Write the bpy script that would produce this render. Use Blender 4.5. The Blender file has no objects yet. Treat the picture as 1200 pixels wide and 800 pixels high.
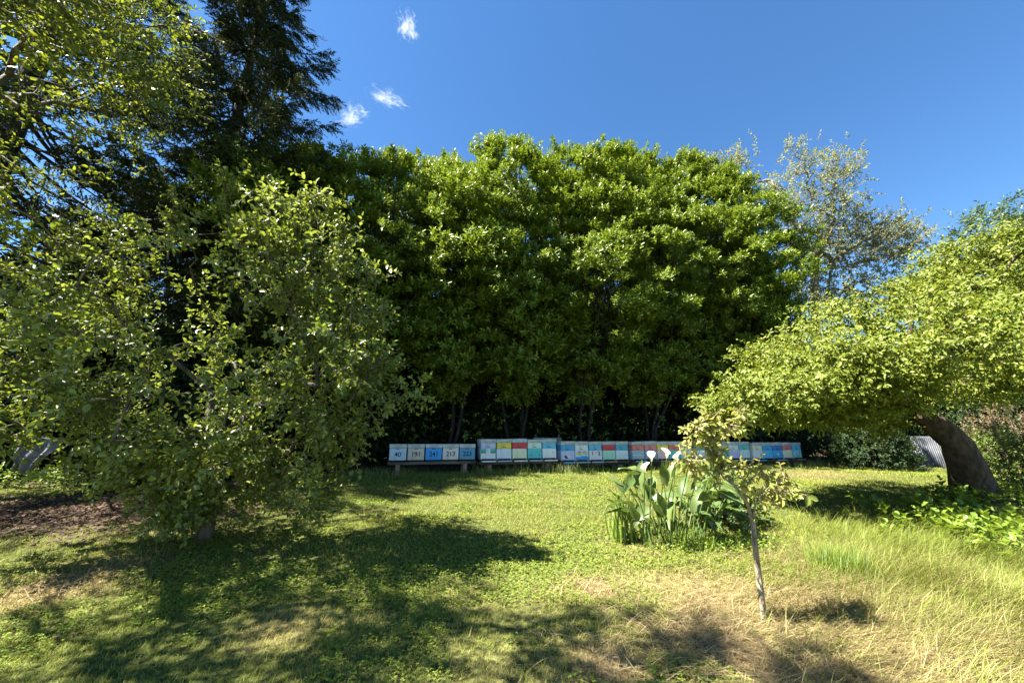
import bpy, bmesh, math
import numpy as np
from mathutils import Vector, Matrix

rng = np.random.default_rng(11)
scn = bpy.context.scene
COL = scn.collection
UP = np.array([0., 0., 1.])

# ------------------------------------------------------------------ camera geometry
F = 450.0; PITCH = math.atan(115.0/450.0); EYE = np.array([0., 0., 1.55])
CP, SP = math.cos(PITCH), math.sin(PITCH)
def at(px, py, t):
    u = (px-600)/F; v = (400-py)/F
    return EYE + t*np.array([u, CP-v*SP, SP+v*CP])
def gz(x, y):
    x = np.asarray(x, float); y = np.asarray(y, float)
    s = np.clip(y, -2, 10.5)
    z = 0.065*s + 0.02*np.clip(y-10.5, 0, 3)*0
    return z + 0.018*np.sin(x*1.3+y*.7) + 0.014*np.sin(x*.6-y*1.9+1) - 0.006*np.clip(x-4, 0, 12)
def on_ground(px, py):
    d = at(px, py, 1)-EYE
    lo, hi = 0.5, 60
    for _ in range(50):
        m = (lo+hi)/2; p = EYE+m*d
        if p[2] > gz(p[0], p[1]): lo = m
        else: hi = m
    return EYE+lo*d
def height_for(y, py):
    v = (400-py)/F
    return EYE[2] + y*(SP+v*CP)/(CP-v*SP)

# ------------------------------------------------------------------ helpers
def norm(a): return a/np.maximum(np.linalg.norm(a, axis=-1, keepdims=True), 1e-9)
def rdir(n): return norm(rng.normal(size=(n, 3)))
def vnoise(x, y, scale, seed):
    r = np.random.default_rng(seed); g = r.random((128, 128))
    x = np.asarray(x)/scale+500; y = np.asarray(y)/scale+500
    xi = np.floor(x).astype(int); yi = np.floor(y).astype(int); fx = x-xi; fy = y-yi
    fx = fx*fx*(3-2*fx); fy = fy*fy*(3-2*fy)
    G = lambda a, b: g[a % 128, b % 128]
    return (G(xi, yi)*(1-fx)+G(xi+1, yi)*fx)*(1-fy)+(G(xi, yi+1)*(1-fx)+G(xi+1, yi+1)*fx)*fy
def fbm(x, y, scale, seed):
    return (vnoise(x, y, scale, seed)+.5*vnoise(x, y, scale/2.1, seed+1)+.25*vnoise(x, y, scale/4.3, seed+2))/1.75

class MB:
    def __init__(s): s.V = []; s.F = []; s.n = 0; s.C = []
    def add(s, V, Fs, C=None):
        V = np.asarray(V, np.float32).reshape(-1, 3); s.V.append(V)
        for f in (Fs if isinstance(Fs, list) else [Fs]): s.F.append(np.asarray(f, np.int64)+s.n)
        if C is not None: s.C.append(np.asarray(C, np.float32).reshape(-1, 3))
        s.n += len(V)
    def build(s, name, mat, parent=None, smooth=False):
        me = bpy.data.meshes.new(name)
        V = np.concatenate(s.V)
        root = parent
        while root is not None and root.parent is not None: root = root.parent
        if root is not None and abs(root.rotation_euler[2]) < 1e-9: V = V-np.array(root.location, np.float32)  # parts of unrotated things are modelled in world space
        me.vertices.add(len(V)); me.vertices.foreach_set('co', V.ravel())
        li = np.concatenate([f.ravel() for f in s.F]).astype(np.int32)
        tot = np.concatenate([np.full(len(f), f.shape[1]) for f in s.F])
        st = np.concatenate([[0], np.cumsum(tot)[:-1]]).astype(np.int32)
        me.loops.add(len(li)); me.loops.foreach_set('vertex_index', li)
        me.polygons.add(len(st)); me.polygons.foreach_set('loop_start', st)
        if smooth: me.polygons.foreach_set('use_smooth', np.ones(len(st), bool))
        me.update(calc_edges=True)
        if s.C:
            C = np.concatenate(s.C); a = me.attributes.new('col', 'FLOAT_COLOR', 'POINT')
            a.data.foreach_set('color', np.concatenate([C, np.ones((len(C), 1), np.float32)], 1).ravel())
        me.materials.append(mat)
        o = bpy.data.objects.new(name, me); COL.objects.link(o)
        if parent is not None: o.parent = parent
        return o
def tag(o, label=None, cat=None, group=None, kind=None):
    if label: o['label'] = label
    if cat: o['category'] = cat
    if group: o['group'] = group
    if kind: o['kind'] = kind
    return o
def thing(name, label, cat, loc=(0, 0, 0), rz=0, group=None):
    o = bpy.data.objects.new(name, None); COL.objects.link(o); o.empty_display_size = .2
    o.location = loc; o.rotation_euler = (0, 0, rz)
    return tag(o, label, cat, group)

def box(mb, c, s, bev=0.0, rot=None):
    bm = bmesh.new(); bmesh.ops.create_cube(bm, size=1)
    bmesh.ops.scale(bm, vec=s, verts=bm.verts)
    if bev: bmesh.ops.bevel(bm, geom=list(bm.edges), offset=bev, segments=2, affect='EDGES', profile=.6)
    if rot is not None: bmesh.ops.transform(bm, matrix=rot, verts=bm.verts)
    bm.verts.index_update()
    V = np.array([v.co[:] for v in bm.verts])+np.array(c)
    by = {}
    for f in bm.faces: by.setdefault(len(f.verts), []).append([v.index for v in f.verts])
    mb.add(V, [np.array(x) for x in by.values()]); bm.free()
def tube(mb, pts, rad, k=7, cap=True, rough=0.0):
    pts = np.asarray(pts, float); n = len(pts); rad = np.broadcast_to(np.asarray(rad, float), (n,))
    T = norm(np.gradient(pts, axis=0)); ref = np.array([.31, .95, .11]) if abs(T[0] @ np.array([.31, .95, .11])) < .9 else np.array([1., 0, 0])
    A = norm(np.cross(T, ref)); B = np.cross(T, A)
    th = np.arange(k)*2*math.pi/k
    R = rad[:, None]*(1+rough*(rng.random((n, k))-.5))
    V = pts[:, None, :]+R[..., None]*(np.cos(th)[None, :, None]*A[:, None, :]+np.sin(th)[None, :, None]*B[:, None, :])
    i = np.arange(n-1)[:, None]*k; j = np.arange(k)[None, :]; j2 = (j+1) % k
    Fq = np.stack([i+j, i+j2, i+k+j2, i+k+j], -1).reshape(-1, 4)
    fs = [Fq]
    if cap: fs.append(np.array([list(range(k))[::-1], list(range((n-1)*k, n*k))]))
    mb.add(V.reshape(-1, 3), fs)
def leaves(mb, P, D, N, L, W, six=False, curl=.12, fold=.18, C=None):
    n = len(P); D = norm(D); S = norm(np.cross(D, N)); U = np.cross(S, D)
    L = np.broadcast_to(L, (n,))[:, None]; W = np.broadcast_to(W, (n,))[:, None]
    t = P+D*L-U*L*curl
    if not six:
        m = P+D*L*.45
        r = m+S*W*.5+U*W*fold; l = m-S*W*.5+U*W*fold
        V = np.stack([P, r, t, l], 1); k = 4; f = [[0, 1, 2], [0, 2, 3]]
        b = np.arange(n)[:, None, None]*k; Fs = (b+np.array(f)[None]).reshape(-1, 3)
    else:
        a = P+D*L*.26; m = P+D*L*.66-U*L*curl*.35
        V = np.stack([P, a+S*W*.42+U*W*fold*.8, m+S*W*.46+U*W*fold, t, m-S*W*.46+U*W*fold, a-S*W*.42+U*W*fold*.8], 1); k = 6
        b = np.arange(n)[:, None, None]*k; Fs = (b+np.array([[0, 1, 2, 3], [0, 3, 4, 5]])[None]).reshape(-1, 4)
    mb.add(V.reshape(-1, 3), Fs, None if C is None else np.repeat(C, k, 0))
def sprays(mb, B, D, ln, k, L, W, ang=1.0, six=False, upw=.5, droop=.15, curl=.15, stem=None):
    """k leaves set round each shoot B -> B + D*ln"""
    n = len(B); D = norm(D); ln = np.broadcast_to(ln, (n,)).astype(float)
    e1 = norm(np.cross(D, rdir(n))); e2 = np.cross(D, e1); ph = rng.random(n)*6.28
    for j in range(k):
        f = (j+.6)/k
        a = ph+j*2.4+rng.normal(0, .3, n)
        perp = e1*np.cos(a)[:, None]+e2*np.sin(a)[:, None]
        an = (ang*(1.15-.55*f)+rng.normal(0, .2, n))[:, None]
        ld = D*np.cos(an)+perp*np.sin(an)-UP*droop
        nn = D*np.sin(an)-perp*np.cos(an)+UP*upw+rng.normal(0, .35, (n, 3))
        sz = rng.uniform(.65, 1.15, n)*(1-.25*f)
        leaves(mb, B+D*(ln*f)[:, None], ld, nn, L*sz, W*sz*rng.uniform(.85, 1.15, n), six, curl)
    if stem is not None:
        for i in range(n):
            tube(stem, [B[i], B[i]+D[i]*ln[i]*.5, B[i]+D[i]*ln[i]], np.array([.006, .0045, .003])*(1 if ln[i] < .45 else 2), 3, False)
def strips(mb, P, H, L, W, lean, bend, seg=2, C=None, Ctip=None):
    """grass blades: root P, unit horizontal heading H, start lean and added bend (radians from vertical)"""
    n = len(P); S = np.stack([-H[:, 1], H[:, 0], np.zeros(n)], 1)
    p = P.copy(); rows = []; cols = []
    L = np.broadcast_to(L, (n,)); W = np.broadcast_to(W, (n,))
    for i in range(seg+1):
        f = i/seg; w = (W*(1-f**1.6)*.5)[:, None]
        if i < seg: rows += [p-S*w, p+S*w]
        else: rows += [p]
        a = lean+bend*(f+.5/seg)
        p = p+(L/seg)[:, None]*(H*np.sin(a)[:, None]+UP*np.cos(a)[:, None])
        if C is not None:
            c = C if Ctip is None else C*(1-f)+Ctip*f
            cols += [c, c] if i < seg else [c]
    k = 2*seg+1; V = np.stack(rows, 1); b = np.arange(n)[:, None]*k
    fs = [b+np.array([[2*i, 2*i+1, 2*i+3, 2*i+2]]) for i in range(seg-1)]
    fs.append(b+np.array([[2*seg-2, 2*seg-1, 2*seg]]))
    mb.add(V.reshape(-1, 3), fs, None if C is None else np.stack(cols, 1).reshape(-1, 3))

def grow(trunk, targets, r_root, r_tip, mb, sides=7, arch=.12, jit=.06, start=1, trunk_r=None, back=.25):
    """branches from a trunk to every target; returns tips, tip directions"""
    nodes = [np.array(p, float) for p in trunk]; par = list(range(-1, len(trunk)-1)); chains = [list(range(len(trunk)))]
    root = nodes[start]
    order = np.argsort(np.linalg.norm(targets-nodes[-1], axis=1))
    depth = list(np.arange(len(trunk))*.3)
    for ti in order:
        T = targets[ti]; A = np.array(nodes[start:]); dv = T-A
        d = np.linalg.norm(dv, axis=1)+back*np.array(depth[start:])
        i = int(np.argmin(d))+start; A0 = nodes[i]; dist = np.linalg.norm(T-A0)
        k = max(2, min(6, int(dist/.35)+1)); ch = [i]; prev = i
        for j in range(1, k+1):
            f = j/k
            p = A0+(T-A0)*f+UP*arch*dist*math.sin(math.pi*f)+(rng.normal(0, jit*dist, 3) if j < k else 0)
            nodes.append(p); par.append(prev); depth.append(depth[i]+dist*f); prev = len(nodes)-1; ch.append(prev)
        chains.append(ch)
    cnt = np.zeros(len(nodes))
    tips = [c[-1] for c in chains[1:]]
    for t in tips:
        while t >= 0: cnt[t] += 1; t = par[t]
    e = math.log(r_root/r_tip)/math.log(max(cnt[0], 2))
    rad = r_tip*np.maximum(cnt, 1)**e
    if trunk_r is not None: rad[:len(trunk)] = trunk_r
    N = np.array(nodes)
    for ci, c in enumerate(chains):
        r = rad[c].copy()
        if ci: r[0] = min(r[0], r[1]*1.25)
        tube(mb, N[c], r, sides+3 if ci == 0 else (sides if r[0] > .03 else 4), ci == 0, .26 if r[0] > .03 else 0)
    td = norm(np.array([N[c[-1]]-N[c[-2]] for c in chains[1:]]))
    return N[tips], td
def ell_pts(n, c, r, shell=.6):
    d = rdir(n); f = (shell+(1-shell)*rng.random(n))**.6
    return np.array(c)+d*f[:, None]*np.array(r)

# ------------------------------------------------------------------ materials
def new_mat(name):
    m = bpy.data.materials.new(name); m.use_nodes = True; nt = m.node_tree; nt.nodes.clear()
    return m, nt, nt.nodes.new('ShaderNodeOutputMaterial')
def N_(nt, t, **kw):
    n = nt.nodes.new(t)
    for k, v in kw.items(): setattr(n, k, v)
    return n
def leaf_mat(name, c1, c2, rough=.45, trans=.35, spec=.4, attr=False, tcol=1.25):
    m, nt, out = new_mat(name); L = nt.links
    if attr:
        col = N_(nt, 'ShaderNodeAttribute', attribute_name='col').outputs['Color']
    else:
        g = N_(nt, 'ShaderNodeNewGeometry'); r = N_(nt, 'ShaderNodeValToRGB')
        r.color_ramp.elements[0].color = (*c1, 1); r.color_ramp.elements[1].color = (*c2, 1)
        L.new(g.outputs['Random Per Island'], r.inputs[0]); col = r.outputs[0]
    p = N_(nt, 'ShaderNodeBsdfPrincipled'); p.inputs['Roughness'].default_value = rough; p.inputs['Specular IOR Level'].default_value = spec
    t = N_(nt, 'ShaderNodeBsdfTranslucent'); mx = N_(nt, 'ShaderNodeMixShader'); mx.inputs[0].default_value = trans
    h = N_(nt, 'ShaderNodeMix', data_type='RGBA', blend_type='MULTIPLY'); h.inputs[0].default_value = 1
    h.inputs[7].default_value = (tcol*1.05, tcol, tcol*.55, 1)
    L.new(col, p.inputs['Base Color']); L.new(col, h.inputs[6]); L.new(h.outputs[2], t.inputs['Color'])
    L.new(p.outputs[0], mx.inputs[1]); L.new(t.outputs[0], mx.inputs[2]); L.new(mx.outputs[0], out.inputs[0])
    return m
def noise_mat(name, c1, c2, scale=8, rough=.8, bump=.3, stretch=(1, 1, 1), spec=.3, detail=6, lo=.35, hi=.65):
    m, nt, out = new_mat(name); L = nt.links
    tc = N_(nt, 'ShaderNodeTexCoord'); mp = N_(nt, 'ShaderNodeMapping'); mp.inputs['Scale'].default_value = stretch
    n = N_(nt, 'ShaderNodeTexNoise'); n.inputs['Scale'].default_value = scale; n.inputs['Detail'].default_value = detail
    r = N_(nt, 'ShaderNodeValToRGB'); r.color_ramp.elements[0].color = (*c1, 1); r.color_ramp.elements[1].color = (*c2, 1)
    r.color_ramp.elements[0].position = lo; r.color_ramp.elements[1].position = hi
    p = N_(nt, 'ShaderNodeBsdfPrincipled'); p.inputs['Roughness'].default_value = rough; p.inputs['Specular IOR Level'].default_value = spec
    b = N_(nt, 'ShaderNodeBump'); b.inputs['Strength'].default_value = bump; b.inputs['Distance'].default_value = .05 if name.startswith('bark') else .02
    L.new(tc.outputs['Object'], mp.inputs[0]); L.new(mp.outputs[0], n.inputs['Vector']); L.new(n.outputs[0], r.inputs[0])
    L.new(r.outputs[0], p.inputs['Base Color']); L.new(n.outputs[0], b.inputs['Height']); L.new(b.outputs[0], p.inputs['Normal'])
    L.new(p.outputs[0], out.inputs[0])
    return m
_paints = {}
def paint(c, wear=.5):
    c = tuple(min(.84, x*1.35+.01) for x in c); k = c
    if k not in _paints:
        g = tuple(x*.62+.05 for x in c)
        _paints[k] = noise_mat('hive_paint', g, c, 9, .55, .15, (1, 1, .6), .35, 8, .28, .5)
    return _paints[k]

M = {}
M['bark'] = noise_mat('bark_grey', (.05, .042, .034), (.17, .145, .115), 14, .9, .9, (1, 1, .25))
M['bark_brown'] = noise_mat('bark_brown', (.03, .022, .016), (.1, .07, .048), 11, .9, 1, (1, 1, .3))
M['bark_dark'] = noise_mat('bark_dark', (.018, .015, .012), (.055, .044, .034), 12, .9, .8, (1, 1, .25))
M['bark_pale'] = noise_mat('bark_pale', (.14, .105, .065), (.36, .29, .19), 26, .8, .9, (1, 1, .3))
M['pear'] = leaf_mat('pear_leaf', (.12, .165, .024), (.26, .315, .065), .38, .4, .5)
M['pear_far'] = leaf_mat('plum_leaf', (.10, .14, .016), (.22, .26, .03), .45, .42, .4)
M['laurel'] = leaf_mat('laurel_leaf', (.08, .135, .013), (.225, .29, .032), .38, .27, .4)
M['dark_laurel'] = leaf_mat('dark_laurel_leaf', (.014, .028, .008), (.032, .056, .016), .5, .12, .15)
M['umbrella'] = leaf_mat('spreading_tree_leaf', (.095, .14, .013), (.215, .24, .032), .5, .3, .28)
M['silver'] = leaf_mat('poplar_leaf', (.13, .165, .065), (.3, .32, .17), .55, .35, .25)
M['walnut'] = leaf_mat('walnut_leaf', (.05, .09, .025), (.11, .16, .05), .45, .3, .4)
M['needle'] = leaf_mat('spruce_needle', (.024, .033, .011), (.05, .064, .02), .7, .12, .1)
M['sapling'] = leaf_mat('sapling_leaf', (.2, .26, .045), (.42, .37, .12), .5, .4, .35)
M['calla'] = leaf_mat('calla_leaf', (.075, .125, .03), (.13, .175, .055), .42, .25, .35)
M['iris'] = leaf_mat('iris_leaf', (.10, .17, .04), (.17, .24, .06), .4, .3, .4)
M['bush'] = leaf_mat('bush_leaf', (.07, .11, .02), (.15, .2, .035), .45, .3, .4)
M['weed'] = leaf_mat('weed_leaf', (.10, .17, .02), (.2, .27, .035), .45, .35, .4)
M['brown_leaf'] = leaf_mat('brown_leaf', (.12, .085, .05), (.24, .18, .11), .6, .25, .3)
M['grass'] = leaf_mat('grass_blade', (0, 0, 0), (0, 0, 0), .6, .3, .2, True, 1.15)
M['litter'] = leaf_mat('dead_leaf', (.05, .032, .022), (.14, .09, .06), .7, .1, .2)
M['spathe'] = leaf_mat('white_spathe', (.78, .78, .72), (.84, .84, .78), .4, .25, .4, False, 1)
M['spadix'] = noise_mat('yellow_spadix', (.6, .4, .04), (.75, .55, .07), 60, .7, .3)
M['wood'] = noise_mat('old_timber', (.06, .048, .038), (.16, .13, .1), 12, .85, .4, (.2, 1, 1))
M['slot'] = noise_mat('entrance_shadow_wood', (.012, .01, .009), (.03, .025, .02), 20, .9, .2)
M['block'] = noise_mat('terracotta_block', (.22, .12, .09), (.38, .24, .18), 15, .9, .4)
M['concrete'] = noise_mat('concrete_block', (.2, .185, .16), (.36, .33, .29), 15, .9, .4)
M['lid'] = noise_mat('galvanised_lid', (.36, .38, .38), (.6, .62, .62), 7, .5, .1, (1, 1, 1), .5, 8)
M['ink'] = noise_mat('number_paint', (.012, .014, .03), (.03, .033, .06), 40, .6, .05)
M['tarp'] = noise_mat('grey_tarp', (.12, .12, .15), (.2, .2, .24), 5, .6, .3)
M['sheet'] = noise_mat('corrugated_sheet', (.035, .04, .047), (.085, .095, .105), 5, .5, .1)  # tones darkened in place of the missing crown shade
M['board'] = noise_mat('weathered_board', (.13, .13, .12), (.26, .26, .25), 10, .85, .4, (.15, 1, 1))
M['bee'] = noise_mat('bee_body', (.12, .08, .03), (.3, .22, .1), 200, .5, .0)

# ------------------------------------------------------------------ world and sun
EL, AZ = math.radians(57), math.radians(-18)
SUN = np.array([-math.cos(EL)*math.cos(AZ), math.cos(EL)*math.sin(AZ), math.sin(EL)])
w = bpy.data.worlds.new('World'); scn.world = w; w.use_nodes = True
nt = w.node_tree; bg = nt.nodes['Background']
sky = nt.nodes.new('ShaderNodeTexSky'); sky.sky_type = 'NISHITA'; sky.sun_disc = False
sky.sun_elevation = EL; sky.sun_rotation = math.atan2(SUN[0], SUN[1])
sky.air_density = 1.0; sky.dust_density = .1; sky.ozone_density = 3.0; sky.altitude = 300
hs_ = nt.nodes.new('ShaderNodeHueSaturation'); hs_.inputs['Saturation'].default_value = 1.2
nt.links.new(sky.outputs[0], hs_.inputs['Color']); nt.links.new(hs_.outputs[0], bg.inputs[0]); bg.inputs[1].default_value = .05
sl = bpy.data.lights.new('sun', 'SUN'); sl.energy = 5; sl.angle = math.radians(.53); sl.color = (1, .95, .86)
so = bpy.data.objects.new('sun', sl); COL.objects.link(so); so.location = (-20, 10, 40)
so.rotation_euler = Vector(-SUN).to_track_quat('-Z', 'Y').to_euler()

# ------------------------------------------------------------------ lawn colour maps (shared by soil and blades)
DRY = [(on_ground(900, 745), .75, 1.0), (on_ground(990, 720), .8, .9), (on_ground(810, 690), .45, .55), (on_ground(700, 690), .3, .7), (on_ground(750, 640), .4, .4),
       (on_ground(960, 655), .8, .7), (on_ground(60, 685), .5, .75), (on_ground(140, 660), .45, .6), (on_ground(830, 610), .5, .5), (on_ground(1080, 690), 1., .6),
       (on_ground(960, 555), 1., .35), (on_ground(720, 775), .3, .7), (on_ground(1120, 770), .7, .7), (on_ground(550, 690), .3, .4), (on_ground(330, 730), .35, .4)]
def dryness(x, y):
    d = np.zeros_like(np.asarray(x, float))
    for p, r, a in DRY: d = np.maximum(d, a*np.exp(-((x-p[0])**2+(y-p[1])**2)/(r*r)))
    return np.clip(d*(.35+1.25*fbm(x, y, .5, 5))+.55*np.clip(fbm(x, y, 1.1, 21)-.52, 0, 1), 0, 1)
def soilness(x, y):
    d = 1.1*np.exp(-((x+7.2)/3.0)**2-((y-6.6)/1.5)**2)+.9*np.clip((y-11-.27*x)/2, 0, 1)
    return np.clip(d*(.5+fbm(x, y, .8, 9)), 0, 1)

gx = np.concatenate([-np.geomspace(20, 600, 14)[::-1], np.linspace(-18, 20, 240), np.geomspace(22, 600, 14)])
gy = np.concatenate([-np.geomspace(4, 400, 10)[::-1], np.linspace(-3, 20, 170), np.geomspace(21, 800, 16)])
X, Y = np.meshgrid(gx, gy); Z = gz(np.clip(X, -20, 24), np.clip(Y, -3, 22))
near = (np.abs(X) < 19) & (Y < 18)
Z = Z+np.where(near, .03*(fbm(X, Y, .45, 3)-.5), 0)
d = dryness(X, Y)[..., None]; s_ = soilness(X, Y)[..., None]
c = np.array([.085, .10, .028])*(1-d)+np.array([.27, .19, .1])*d
c = c*(1-s_)+np.array([.085, .055, .038])*s_
i = (np.arange(len(gy)-1)[:, None]*len(gx)+np.arange(len(gx)-1)[None]).ravel()
mb = MB(); mb.add(np.stack([X, Y, Z], -1).reshape(-1, 3), np.stack([i, i+1, i+1+len(gx), i+len(gx)], 1), c.reshape(-1, 3))
m, nt, out = new_mat('lawn_soil'); L = nt.links
at_ = N_(nt, 'ShaderNodeAttribute', attribute_name='col'); tc = N_(nt, 'ShaderNodeTexCoord')
n1 = N_(nt, 'ShaderNodeTexNoise'); n1.inputs['Scale'].default_value = 22; n1.inputs['Detail'].default_value = 8
r1 = N_(nt, 'ShaderNodeValToRGB'); r1.color_ramp.elements[0].color = (.35, .33, .3, 1); r1.color_ramp.elements[1].color = (1.25, 1.25, 1.2, 1)
r1.color_ramp.elements[0].position = .35; r1.color_ramp.elements[1].position = .68
mm = N_(nt, 'ShaderNodeMix', data_type='RGBA', blend_type='MULTIPLY'); mm.inputs[0].default_value = 1
p = N_(nt, 'ShaderNodeBsdfPrincipled'); p.inputs['Roughness'].default_value = .95; p.inputs['Specular IOR Level'].default_value = .1
b = N_(nt, 'ShaderNodeBump'); b.inputs['Strength'].default_value = .8; b.inputs['Distance'].default_value = .03
L.new(tc.outputs['Object'], n1.inputs['Vector']); L.new(n1.outputs[0], r1.inputs[0]); L.new(at_.outputs['Color'], mm.inputs[6]); L.new(r1.outputs[0], mm.inputs[7])
L.new(mm.outputs[2], p.inputs['Base Color']); L.new(n1.outputs[0], b.inputs['Height']); L.new(b.outputs[0], p.inputs['Normal']); L.new(p.outputs[0], out.inputs[0])
tag(mb.build('ground', m, None, True), 'garden ground of soil and worn turf under the lawn', 'ground', kind='structure')

# ------------------------------------------------------------------ grass
def gpts(n, y0, y1, side=1.5, extra=1.0):
    y = np.sqrt(rng.random(n)*(y1*y1-y0*y0)+y0*y0)
    return (rng.random(n)*2-1)*(side*y+extra), y
def grassy(x, y):
    keep = rng.random(len(x)) > np.clip(soilness(x, y)*1.5-.1, 0, .97)
    keep &= (y < 11.9+.285*x) | (rng.random(len(x)) < .2)
    return x[keep], y[keep]
def gcol(x, y, n):
    dr = np.clip(dryness(x, y)+rng.normal(0, .16, n), 0, 1)[:, None]
    v = fbm(x, y, .9, 33)[:, None]
    g = np.array([.16, .225, .024])*(1-v)+np.array([.325, .345, .05])*v
    return (g*(1-dr)+np.array([.43, .33, .16])*dr)*rng.uniform(.65, 1.25, (n, 1))
mb = MB()
for n, y0, y1, wd, h in ((120000, 1.9, 4.0, .0045, .05), (150000, 4, 6.5, .006, .05), (150000, 6.5, 10, .0085, .055), (110000, 10, 16, .013, .06)):
    x, y = grassy(*gpts(n, y0, y1)); n = len(x); a = rng.random(n)*6.283
    hh = h*rng.uniform(.45, 1.35, n)*(.6+.9*fbm(x, y, .6, 51)); P = np.stack([x, y, gz(x, y)-.012+.03*(fbm(x, y, .45, 3)-.5)], 1)
    C = gcol(x, y, n)
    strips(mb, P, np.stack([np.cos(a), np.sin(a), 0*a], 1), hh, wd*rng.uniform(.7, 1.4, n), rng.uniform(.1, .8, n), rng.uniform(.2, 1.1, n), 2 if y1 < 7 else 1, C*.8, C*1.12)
tag(mb.build('lawn_grass', M['grass']), 'short mown yellow green grass covering the lawn', 'grass', kind='stuff')
# clover and small broad weeds
mb = MB()
for n, y0, y1, sz in ((46000, 2, 4.5, .012), (46000, 4.5, 8, .017), (24000, 8, 12.5, .026)):
    x, y = grassy(*gpts(n, y0, y1)); k = fbm(x, y, .8, 71)-.25*dryness(x, y)-.02*(x > 1)*x > .47
    x, y = x[k], y[k]; n = len(x); P = np.stack([x, y, gz(x, y)+rng.uniform(.015, .05, n)], 1)
    v = rng.random((n, 1)); C = (np.array([.11, .18, .022])*(1-v)+np.array([.24, .3, .042])*v)
    for q in range(3):
        a = rng.random(n)*.5+q*2.09+x*40; Dd = np.stack([np.cos(a), np.sin(a), rng.uniform(-.15, .35, n)], 1)
        leaves(mb, P, Dd, UP+rng.normal(0, .35, (n, 3)), sz*rng.uniform(.8, 1.3, n), sz*.85, True, .1, .12, C)
tag(mb.build('clover', M['grass']), 'low clover and broad little weeds among the grass', 'clover', kind='stuff')
# straw
mb = MB()
for (px, py, sp, n) in ((900, 750, .6, 4200), (1000, 740, .65, 4800), (1090, 740, .8, 4800), (960, 650, .6, 1500), (700, 690, .3, 500), (60, 690, .5, 900), (1150, 690, 1., 3500)):
    c0 = on_ground(px, py); x = c0[0]+rng.normal(0, sp, n); y = c0[1]+rng.normal(0, sp*.6, n); k = y > 1.6; x, y = x[k], y[k]; n = len(x)
    a = rng.normal(-.5, .8, n)+np.where(rng.random(n) < .3, 3.1, 0); v = rng.random((n, 1))
    C = (np.array([.5, .4, .22])*v+np.array([.27, .19, .1])*(1-v))*rng.uniform(.7, 1.2, (n, 1))
    strips(mb, np.stack([x, y, gz(x, y)+rng.uniform(0, .045, n)], 1), np.stack([np.cos(a), np.sin(a), 0*a], 1), rng.uniform(.06, .26, n), rng.uniform(.002, .005, n), rng.uniform(1.1, 1.5, n), rng.uniform(0, .45, n), 3, C)
tag(mb.build('dry_straw', M['grass']), 'flattened straw coloured dead grass around the sapling', 'dry grass', kind='stuff')
# long lodged grass on the right
mb = MB()
for (px, py, sx, sy, n, ln, hd, gr) in ((1120, 680, 1.1, .7, 13000, .34, -.7, 1.0), (1180, 640, 1.2, .7, 10000, .42, -.5, 1.05), (1150, 770, .8, .5, 9000, .27, -.8, .5), (985, 660, .28, .22, 1400, .32, 1.2, .8), (1050, 720, .7, .4, 4500, .22, -.8, .5),
                                      (1060, 640, .9, .5, 5000, .3, -.5, 1.0), (1190, 720, .6, .5, 7000, .36, -.7, .75)):
    c0 = on_ground(px, py); x = c0[0]+rng.normal(0, sx, n); y = c0[1]+rng.normal(0, sy, n); a = hd+rng.normal(0, .75, n)+3.6*(fbm(x, y, .55, 91)-.5)
    v = np.clip(rng.normal(gr, .25, (n, 1)), 0, 1); C = (np.array([.15, .195, .025])*v+np.array([.46, .39, .17])*(1-v))*rng.uniform(.45, 1.3, (n, 1))
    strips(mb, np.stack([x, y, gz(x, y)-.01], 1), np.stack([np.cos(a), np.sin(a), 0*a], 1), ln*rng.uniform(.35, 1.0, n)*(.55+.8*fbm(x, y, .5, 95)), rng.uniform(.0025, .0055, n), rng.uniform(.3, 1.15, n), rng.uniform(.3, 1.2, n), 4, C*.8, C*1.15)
tag(mb.build('long_grass', M['grass']), 'long bent over grass on the right side of the garden', 'long grass', kind='stuff')
# taller tufts before the hives
mb = MB()
def row_pt(s, back=0):  # along the hive row, metres from the first tall hive
    return np.array([-.724+.956*s-.293*back, 11.3+.293*s+.956*back])
n = 5200; s_ = rng.uniform(-4, 15, n); bk = rng.normal(-.62, .35, n); x = -.724+.956*s_-.293*bk; y = 11.3+.293*s_+.956*bk; a = rng.random(n)*6.28
C = (np.array([.10, .145, .025])+rng.random((n, 1))*np.array([.13, .1, .04]))
tall = np.where(fbm(x, y, .7, 77) > .55, 1.8, 1.0)
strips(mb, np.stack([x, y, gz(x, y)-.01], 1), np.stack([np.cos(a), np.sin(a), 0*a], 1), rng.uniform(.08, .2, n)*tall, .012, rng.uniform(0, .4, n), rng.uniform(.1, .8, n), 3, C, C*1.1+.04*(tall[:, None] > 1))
tag(mb.build('rough_grass', M['grass']), 'uncut rough grass along the front of the hive stands', 'rough grass', kind='stuff')
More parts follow.
